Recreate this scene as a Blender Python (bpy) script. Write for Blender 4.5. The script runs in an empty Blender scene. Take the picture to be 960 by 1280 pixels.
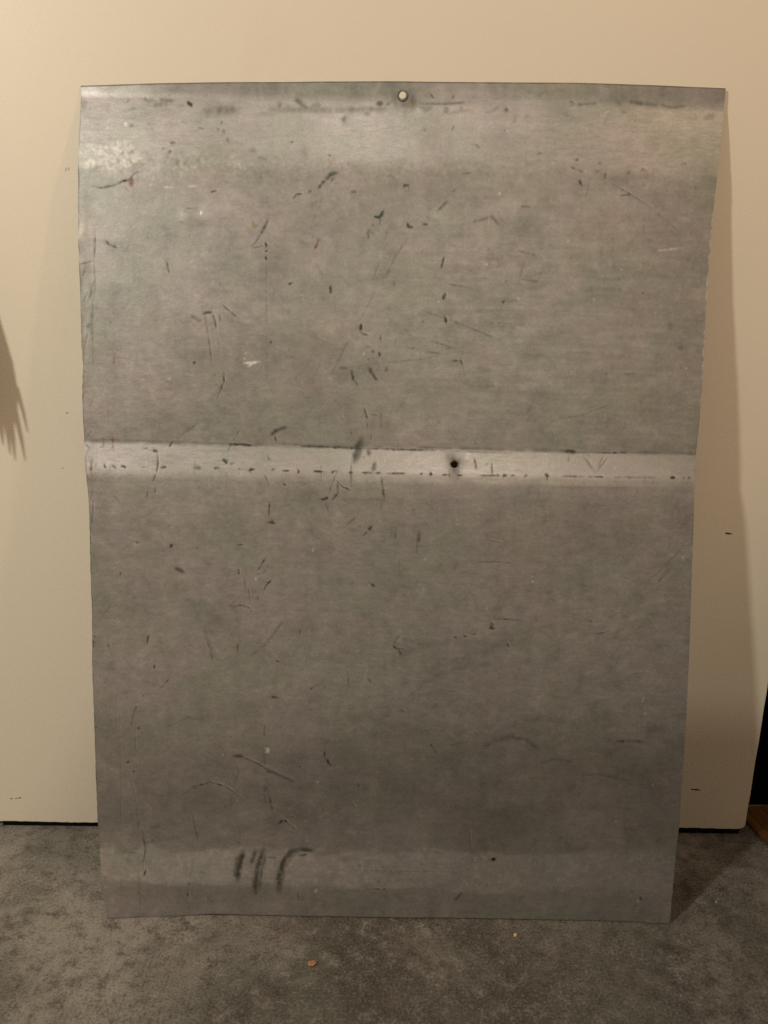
import bpy, bmesh, math, random
import numpy as np
from mathutils import Vector, Matrix

sc = bpy.context.scene
COL = sc.collection

# ------------------------------------------------------------------ camera
cam_data = bpy.data.cameras.new("camera")
cam = bpy.data.objects.new("camera", cam_data)
COL.objects.link(cam)
cam_data.sensor_fit = 'VERTICAL'
cam_data.sensor_height = 36.0
cam_data.sensor_width = 27.0
cam_data.lens = 27.06
cam_data.clip_start = 0.02
cam_data.clip_end = 100
cam.matrix_world = (Matrix.Translation((0, -1.0, 0.787))
                    @ Matrix.Rotation(math.radians(90 - 15.7), 4, 'X')
                    @ Matrix.Rotation(math.radians(0.65), 4, 'Z'))
sc.camera = cam

# ------------------------------------------------------------------ world: dim warm indoor light
world = bpy.data.worlds.new("World")
sc.world = world
world.use_nodes = True
bg = world.node_tree.nodes["Background"]
bg.inputs[0].default_value = (1.0, 0.645, 0.385, 1)
bg.inputs[1].default_value = 0.29

# ------------------------------------------------------------------ lamps
def lamp(name, kind, loc, energy, color, radius, aim=None):
    d = bpy.data.lights.new(name, kind)
    d.energy = energy
    d.color = color
    d.shadow_soft_size = radius
    o = bpy.data.objects.new(name, d)
    COL.objects.link(o)
    o.location = loc
    if aim is not None:
        o.rotation_euler = (Vector(aim) - Vector(loc)).to_track_quat('-Z', 'Y').to_euler()
    return o

LAMP_A = (-1.40, -1.42, 1.72)
lamp("wall_lamp", 'POINT', LAMP_A, 80, (1.0, 0.965, 0.84), 0.060)
spot = lamp("ceiling_spot", 'SPOT', (1.03, -0.74, 2.20), 25, (1.0, 0.68, 0.43), 0.05, aim=(-0.2, 0.0, 1.3))
spot.data.spot_size = math.radians(74)
spot.data.spot_blend = 0.25
lamp("hall_lamp", 'POINT', (0.50, -4.00, 2.00), 56, (1.0, 0.915, 0.735), 0.15)
lamp("band_highlight_lamp", 'POINT', (-0.05, -2.20, 3.05), 34, (1.0, 0.93, 0.79), 0.15)  # added lamp, placed to put a highlight on the sheet's top band

sc.cycles.use_denoising = False

vs = sc.view_settings
vs.view_transform = 'Standard'
vs.look = 'None'
vs.exposure = 0.0
vs.gamma = 1.0
vs.use_curve_mapping = False

# ------------------------------------------------------------------ helpers
rng = np.random.default_rng(7)
random.seed(7)

class NT:
    """small helper for node materials"""
    def __init__(self, name):
        self.m = bpy.data.materials.new(name)
        self.m.use_nodes = True
        self.t = self.m.node_tree
        self.p = self.t.nodes["Principled BSDF"]
        self.co = self.t.nodes.new("ShaderNodeTexCoord").outputs["Object"]
    def link(self, a, b): self.t.links.new(a, b)
    def put(self, sock, v):
        if isinstance(v, (int, float)): sock.default_value = v
        elif isinstance(v, tuple): sock.default_value = v if len(v) != 3 or sock.type == 'VECTOR' else v + (1,)
        else: self.link(v, sock)
    def noise(self, scale, detail=4, rough=0.55, stretch=None, dist=0.0, color=False):
        n = self.t.nodes.new("ShaderNodeTexNoise")
        n.inputs["Scale"].default_value = scale
        n.inputs["Detail"].default_value = detail
        n.inputs["Roughness"].default_value = rough
        n.inputs["Distortion"].default_value = dist
        src = self.co
        if stretch:
            mp = self.t.nodes.new("ShaderNodeMapping")
            mp.inputs["Scale"].default_value = stretch
            self.link(self.co, mp.inputs["Vector"]); src = mp.outputs[0]
        self.link(src, n.inputs["Vector"])
        return n.outputs["Color" if color else "Fac"]
    def voronoi(self, scale, feature='F1'):
        n = self.t.nodes.new("ShaderNodeTexVoronoi")
        n.feature = feature
        n.inputs["Scale"].default_value = scale
        self.link(self.co, n.inputs["Vector"])
        return n.outputs["Distance"]
    def math(self, op, a, b=0.0, clamp=False):
        n = self.t.nodes.new("ShaderNodeMath"); n.operation = op; n.use_clamp = clamp
        self.put(n.inputs[0], a); self.put(n.inputs[1], b)
        return n.outputs[0]
    def rng(self, v, a, b, c, d):
        n = self.t.nodes.new("ShaderNodeMapRange")
        self.put(n.inputs[0], v)
        for i, x in enumerate((a, b, c, d)): n.inputs[i + 1].default_value = x
        return n.outputs[0]
    def mix(self, f, a, b, mode='MIX'):
        n = self.t.nodes.new("ShaderNodeMix"); n.data_type = 'RGBA'; n.blend_type = mode
        self.put(n.inputs["Factor"], f); self.put(n.inputs[6], a); self.put(n.inputs[7], b)
        return n.outputs[2]
    def attr(self, name):
        n = self.t.nodes.new("ShaderNodeAttribute"); n.attribute_name = name
        s = self.t.nodes.new("ShaderNodeSeparateColor"); self.link(n.outputs["Color"], s.inputs[0])
        return s.outputs[0], s.outputs[1], s.outputs[2], n.outputs["Alpha"]
    def bump(self, h, strength, dist):
        n = self.t.nodes.new("ShaderNodeBump")
        n.inputs["Strength"].default_value = strength
        n.inputs["Distance"].default_value = dist
        self.link(h, n.inputs["Height"]); self.link(n.outputs[0], self.p.inputs["Normal"])
    def set(self, **k):
        for a, v in k.items(): self.put(self.p.inputs[a.replace("_", " ").title() if a != "IOR" else a], v)

def link_obj(name, me, mat=None, parent=None):
    o = bpy.data.objects.new(name, me)
    COL.objects.link(o)
    if mat: me.materials.append(mat)
    if parent: o.parent = parent
    return o

def from_bm(name, bm, mat, parent=None, smooth=False):
    bmesh.ops.recalc_face_normals(bm, faces=bm.faces[:])
    me = bpy.data.meshes.new(name)
    bm.to_mesh(me); bm.free()
    if smooth: me.shade_smooth()
    return link_obj(name, me, mat, parent)

def tag(o, label=None, cat=None, kind=None, group=None):
    if label: o["label"] = label
    if cat: o["category"] = cat
    if kind: o["kind"] = kind
    if group: o["group"] = group
    return o

# ------------------------------------------------------------------ materials
FLOOR_SHIFT = (27.99, 23.62, -3.62)  # offset puts the dark mottle at centre, doubling as painted shade
def mat_door():
    n = NT("cream_door_paint")
    a = n.noise(3.0, 3)
    c = n.mix(n.rng(a, .3, .7, 0, 1), (.80, .725, .60), (.775, .705, .585))
    sm = n.noise(9.0, 5, .6, stretch=(1, 1, .45))
    c = n.mix(n.rng(sm, .56, .80, 0, .22), c, (.62, .54, .42))
    sp = n.noise(220, 2)
    c = n.mix(n.rng(sp, .70, .78, 0, .12), c, (.55, .47, .36))
    n.set(base_color=c, roughness=.46)
    n.put(n.p.inputs["Specular IOR Level"], .35)
    n.bump(n.math('ADD', n.noise(420, 3), n.math('MULTIPLY', n.noise(38, 3), 1.5)), .22, .0006)
    return n.m

def mat_floor():
    n = NT("grey_floor_covering")
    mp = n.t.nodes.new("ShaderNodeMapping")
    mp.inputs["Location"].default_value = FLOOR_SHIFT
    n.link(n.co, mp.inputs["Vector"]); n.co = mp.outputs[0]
    big = n.noise(2.1, 3, .5, dist=.5, stretch=None)
    med = n.noise(8.5, 7, .66, dist=.6)
    mid = n.noise(52, 8, .80, dist=.15)
    fine = n.noise(300, 5, .75)
    grit = n.noise(640, 2, .6)
    c = n.mix(n.rng(big, .36, .60, 0, 1), (.105, .098, .086), (.300, .280, .252))
    c = n.mix(n.rng(med, .51, .35, 0, .55), c, (.070, .066, .058))
    c = n.mix(n.rng(med, .54, .70, 0, .38), c, (.360, .335, .300))
    c = n.mix(n.rng(mid, .50, .37, 0, .80), c, (.062, .056, .048))
    c = n.mix(n.rng(mid, .53, .66, 0, .60), c, (.370, .345, .305))
    tint = n.noise(9.5, 4, .6)
    c = n.mix(n.rng(tint, .48, .62, 0, .45), c, (.130, .142, .116))
    tin2 = n.noise(12.5, 4, .6, stretch=(1, 1.2, 1))
    c = n.mix(n.rng(tin2, .54, .70, 0, .30), c, (.230, .195, .172))
    clump = n.rng(n.noise(16, 5, .7), .35, .65, .45, 1.0)
    c = n.mix(n.math('MULTIPLY', n.rng(fine, .50, .34, 0, .85), clump), c, (.040, .036, .030))
    c = n.mix(n.math('MULTIPLY', n.rng(fine, .52, .70, 0, .55), clump), c, (.42, .37, .32))
    c = n.mix(n.rng(grit, .68, .78, 0, .40), c, (.52, .48, .42))
    c = n.mix(n.rng(grit, .36, .26, 0, .70), c, (.03, .027, .023))
    n.set(base_color=c, roughness=n.rng(mid, .3, .7, .42, .66))
    n.put(n.p.inputs["Specular IOR Level"], .25)
    n.bump(n.math('ADD', fine, n.math('MULTIPLY', grit, .6)), .35, .0010)
    return n.m

def mat_sheet():
    n = NT("weathered_aluminium")
    dark, teal, rust, ochre = n.attr("wear_a")
    bright, tone, olive, rough = n.attr("wear_light_b")
    sheen = n.attr("sheen_c")[0]
    f1 = n.noise(330, 3, .65)
    f2 = n.noise(150, 5, .75, stretch=(.42, 1, 1.5))
    f3 = n.noise(14, 5, .62, dist=.5)
    base = n.mix(n.rng(n.math('ADD', n.math('MULTIPLY', f3, .5), n.math('MULTIPLY', rough, .5)), .36, .64, 0, 1), (.286, .291, .263), (.326, .304, .294))
    base = n.mix(n.rng(f2, .25, .75, .0, 1.0), base, n.mix(1.0, base, (1.13, 1.125, 1.12), 'MULTIPLY'))
    f4 = n.noise(42, 9, .74, dist=.3)
    calm = n.math('SUBTRACT', 1.0, n.math('MULTIPLY', sheen, .8), True)      # painted highlight bands are smoother
    base = n.mix(n.math('MULTIPLY', n.rng(f4, .48, .34, 0, .46), calm), base, n.mix(1.0, base, (.60, .60, .59), 'MULTIPLY'))
    base = n.mix(n.math('MULTIPLY', n.rng(f4, .53, .68, 0, .46), calm), base, n.mix(1.0, base, (1.42, 1.40, 1.40), 'MULTIPLY'))
    base = n.mix(n.rng(f1, .56, .75, 0, .22), base, (.62, .60, .57))
    base = n.mix(n.rng(f1, .44, .28, 0, .35), base, (.20, .195, .18))
    # brightness of the metal, grime plus painted band highlights (0.5 = average)
    tn = n.rng(tone, 0, 1, .50, 1.50)
    comb = n.t.nodes.new("ShaderNodeCombineColor")
    for i in range(3): n.link(tn, comb.inputs[i])
    base = n.mix(1.0, base, comb.outputs[0], 'MULTIPLY')
    base = n.mix(sheen, base, n.mix(1.0, base, (.985, 1.0, 1.035), 'MULTIPLY'))  # cool tint painted as sheen on the bands
    base = n.mix(ochre, base, (.25, .19, .10))
    base = n.mix(rust, base, (.19, .075, .030))
    base = n.mix(teal, base, (.040, .062, .055))
    base = n.mix(olive, base, (.055, .053, .043))
    base = n.mix(dark, base, (.042, .038, .031))
    base = n.mix(bright, base, (.85, .83, .79))
    worn = n.math('MAXIMUM', n.math('MAXIMUM', dark, rust), n.math('MAXIMUM', teal, olive))
    n.set(base_color=base, metallic=n.math('MULTIPLY', n.math('SUBTRACT', 1.0, worn, True), .50))
    r = n.math('ADD', n.rng(f2, .3, .7, .38, .50), n.math('MULTIPLY', worn, .18))
    n.set(roughness=n.math('SUBTRACT', r, n.math('MULTIPLY', sheen, .07)))
    n.put(n.p.inputs["Specular IOR Level"], .4)
    n.bump(n.math('ADD', n.math('MULTIPLY', f1, .5), f2), .16, .0006)
    return n.m

def mat_plain(name, color, rough=.6, scale=60, vary=.35, bump=.2, stretch=None, spec=.4):
    n = NT(name)
    a = n.noise(scale, 4, .6, stretch=stretch)
    lo = tuple(x * (1 - vary) for x in color); hi = tuple(min(1, x * (1 + vary)) for x in color)
    n.set(base_color=n.mix(n.rng(a, .3, .7, 0, 1), lo, hi), roughness=rough)
    n.put(n.p.inputs["Specular IOR Level"], spec)
    n.bump(a, bump, .0006)
    return n.m

M_DOOR = mat_door()
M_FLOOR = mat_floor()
M_SHEET = mat_sheet()
M_DARK_BACKING = mat_plain("unlit_opening_black", (.0035, .003, .003), .9, 8, .2, .05, spec=.02)
M_SEAL = mat_plain("black_rubber", (.006, .006, .006), .9, 80, .3, .1, spec=.05)
M_WOOD = mat_plain("brown_wood", (.125, .055, .016), .5, 30, .45, .15, stretch=(6, .7, 6))
M_CHIP = mat_plain("exposed_door_core", (.085, .048, .022), .8, 200, .4, .3)
M_SCUFF = mat_plain("grey_scuff", (.55, .48, .38), .8, 300, .3, .2)
M_RIVET = mat_plain("cream_rivet_enamel", (.74, .70, .60), .45, 500, .10, .1)
M_RING = mat_plain("stained_dark_metal", (.13, .115, .092), .6, 400, .5, .4)
M_CRUMB_O = mat_plain("orange_crumb", (.40, .22, .11), .7, 400, .4, .4)
M_CRUMB_P = mat_plain("pale_crumb", (.72, .56, .36), .7, 400, .2, .4)
M_CLOTH = mat_plain("brown_fringe_cloth", (.16, .10, .065), .9, 150, .3, .3)

# ------------------------------------------------------------------ setting
bm = bmesh.new()
bmesh.ops.create_grid(bm, x_segments=8, y_segments=8, size=3.0)
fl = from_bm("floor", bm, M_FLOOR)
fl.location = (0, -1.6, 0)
tag(fl, kind="structure")

bm = bmesh.new()
bmesh.ops.create_cube(bm, size=1.0)
bmesh.ops.scale(bm, verts=bm.verts[:], vec=(3.2, .04, 2.4))
wl = from_bm("dark_backing", bm, M_DARK_BACKING)  # near-black panel standing in for the unlit opening
wl.location = (.2, .0935, 1.2)
tag(wl, kind="structure")

# unseen low block, added just behind and below the camera: shades the floor and the foot of the sheet from the hall
shade_bench = bpy.data.objects.new("shade_bench", None)
COL.objects.link(shade_bench)
shade_bench.location = (.55, -1.20, 0)
tag(shade_bench, "unseen low block added behind the viewpoint to shade the floor in front", "shade_bench")
def slab(name, size, loc, mat, parent):
    bm = bmesh.new()
    bmesh.ops.create_cube(bm, size=1.0)
    bmesh.ops.scale(bm, verts=bm.verts[:], vec=size)
    bmesh.ops.bevel(bm, geom=bm.edges[:], offset=.006, segments=2, affect='EDGES')
    bmesh.ops.translate(bm, verts=bm.verts[:], vec=loc)
    return from_bm(name, bm, mat, parent)
M_SHADE_BENCH = mat_plain("shade_bench_wood", (.05, .035, .025), .5, 20, .3, .1)
slab("seat", (1.5, .60, .05), (0, 0, .585), M_SHADE_BENCH, shade_bench)
slab("front_panel", (1.46, .03, .558), (0, .26, .280), M_SHADE_BENCH, shade_bench)
slab("back_panel", (1.46, .03, .558), (0, -.26, .280), M_SHADE_BENCH, shade_bench)
for sx in (-1, 1): slab("side_panel", (.03, .488, .558), (sx * .70, 0, .280), M_SHADE_BENCH, shade_bench)

# ------------------------------------------------------------------ door leaf
def build_door():
    root = bpy.data.objects.new("door", None)
    COL.objects.link(root)
    tag(root, "cream painted door leaf with chipped lower edge behind the leaning metal sheet", "door")
    x0, x1, zb, zt, th = -1.02, .5555, .0085, 2.08, .036
    r = random.Random(3)
    out = []
    x = x0
    while x < x1 - .012:                                  # chipped lower edge
        t = (x - x0) / (x1 - x0)
        out.append((x, zb + .0016 * (x > .35) + .0006 * math.sin(x * 31) + r.uniform(-.0005, .0005)))
        x += r.uniform(.004, .011)
    for k in range(6):                                    # knocked-off corner
        a = math.radians(-90 + 90 * k / 5)
        out.append((x1 - .009 + .009 * math.cos(a), zb + .0016 + .009 + .009 * math.sin(a) + r.uniform(-.0004, .0004)))
    z = zb + .02
    while z < .9:
        out.append((x1 + r.uniform(-.0004, .0004), z)); z += r.uniform(.012, .03)
    out += [(x1, zt), (x0, zt)]
    bm = bmesh.new()
    vs_ = [bm.verts.new((a, 0, b)) for a, b in out]
    f = bm.faces.new(vs_)
    ext = bmesh.ops.extrude_face_region(bm, geom=[f])
    ev = [e for e in ext["geom"] if isinstance(e, bmesh.types.BMVert)]
    bmesh.ops.translate(bm, verts=ev, vec=(0, th, 0))
    edges = [e for e in bm.edges if all(abs(v.co.y) < 1e-6 for v in e.verts)]
    bmesh.ops.bevel(bm, geom=edges, offset=.0017, segments=3, affect='EDGES', profile=.5)
    from_bm("leaf", bm, M_DOOR, root)
    bm = bmesh.new()                                       # black draught seal under the leaf
    bmesh.ops.create_cube(bm, size=1.0)
    bmesh.ops.scale(bm, verts=bm.verts[:], vec=(1.125, .026, .0066))
    bmesh.ops.translate(bm, verts=bm.verts[:], vec=(-.0145, .0152, .0045))
    sl_ = from_bm("draught_seal", bm, M_SEAL, root)
    sl_["label"] = "black draught seal under the door"
    # gouges and scuffs in the paint: shallow lens-shaped flakes standing a hair proud
    def flake(name, mat, x, z, ln, wd, ang, seed):
        rr = random.Random(seed)
        bm = bmesh.new()
        n = 9
        top, botm = [], []
        for i in range(n):
            t = i / (n - 1)
            h = wd * .5 * math.sin(math.pi * (t ** .7)) + .00008
            top.append((t - .5) * ln); botm.append(h * rr.uniform(.7, 1.2))
        ca, sa = math.cos(ang), math.sin(ang)
        def P(a, b, y): return (x + a * ca - b * sa, y, z + a * sa + b * ca)
        fr = [bm.verts.new(P(a, h, -.0004)) for a, h in zip(top, botm)] + [bm.verts.new(P(a, -h * .8, -.0004)) for a, h in reversed(list(zip(top, botm)))]
        f = bm.faces.new(fr)
        e = bmesh.ops.extrude_face_region(bm, geom=[f])
        bmesh.ops.translate(bm, verts=[v for v in e["geom"] if isinstance(v, bmesh.types.BMVert)], vec=(0, .0012, 0))
        from_bm(name, bm, mat, root)
    flake("gouge", M_CHIP, .4687, .4810, .0105, .0026, math.radians(-8), 1)
    flake("gouge", M_CHIP, .4727, .0790, .0160, .0024, math.radians(-6), 2)
    flake("scuff", M_CHIP, -.5575, .0497, .0040, .0012, math.radians(4), 3)
    flake("scuff", M_CHIP, -.5490, .0506, .0070, .0007, math.radians(5), 4)
    flake("scuff", M_CHIP, -.5440, .0515, .0030, .0016, math.radians(-20), 5)
    flake("scuff", M_SCUFF, -.4146, .6355, .0035, .0030, 0, 6)
    flake("scuff", M_SCUFF, -.4284, .5617, .0040, .0013, .3, 7)
    flake("scuff", M_SCUFF, -.3868, .9290, .0045, .0010, 1.2, 8)
    flake("scuff", M_SCUFF, -.3832, .9295, .0045, .0010, 1.2, 9)
    return root
build_door()

# ------------------------------------------------------------------ metal sheet: measured outline (m), fold profile, wear map
# LEFT / RIGHT: (height along sheet, edge position); BOTTOM / TOP: (position across, edge height)
LEFT=[(-0.0022,-0.3543),(0.0215,-0.3588),(0.0384,-0.3624),(0.0807,-0.3655),(0.1354,-0.3671),(0.2010,-0.3668),(0.2655,-0.3665),(0.3394,-0.3668),(0.4016,-0.3645),(0.4730,-0.3639),(0.5331,-0.3626),(0.5726,-0.3641),(0.6115,-0.3676),(0.6697,-0.3686),(0.7176,-0.3657),(0.7460,-0.3666),(0.8208,-0.3656),(0.8740,-0.3654),(0.9210,-0.3636),(0.9848,-0.3616),(1.0330,-0.3594)]
RIGHT=[(0.0011,0.3789),(0.0470,0.3817),(0.0946,0.3858),(0.1334,0.3877),(0.2208,0.3886),(0.2956,0.3881),(0.3794,0.3860),(0.4410,0.3842),(0.5217,0.3821),(0.5712,0.3800),(0.6102,0.3816),(0.6492,0.3834),(0.6974,0.3842),(0.7732,0.3832),(0.8290,0.3834),(0.8749,0.3843),(0.9247,0.3857),(0.9657,0.3886),(1.0115,0.3919),(1.0374,0.3915)]
BOTTOM=[(-0.3543,-0.0027),(-0.2881,-0.0014),(-0.2198,0.0023),(-0.1515,0.0009),(-0.0780,-0.0005),(0.0271,-0.0009),(0.1321,-0.0008),(0.2582,-0.0004),(0.3789,0.0005)]
TOP=[(-0.3594,1.0330),(-0.2848,1.0351),(-0.2103,1.0371),(-0.0800,1.0393),(0.0157,1.0403),(0.1244,1.0406),(0.2174,1.0407),(0.3104,1.0391),(0.3916,1.0370)]
PROFILE=[(0.0, 0.0), (0.0403, 0.00062), (0.0935, -0.00387), (0.5756, 0.00358), (0.6158, -0.00183), (0.9395, 0.00317), (1.019, -0.00236), (1.0394, 0.0)]
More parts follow.
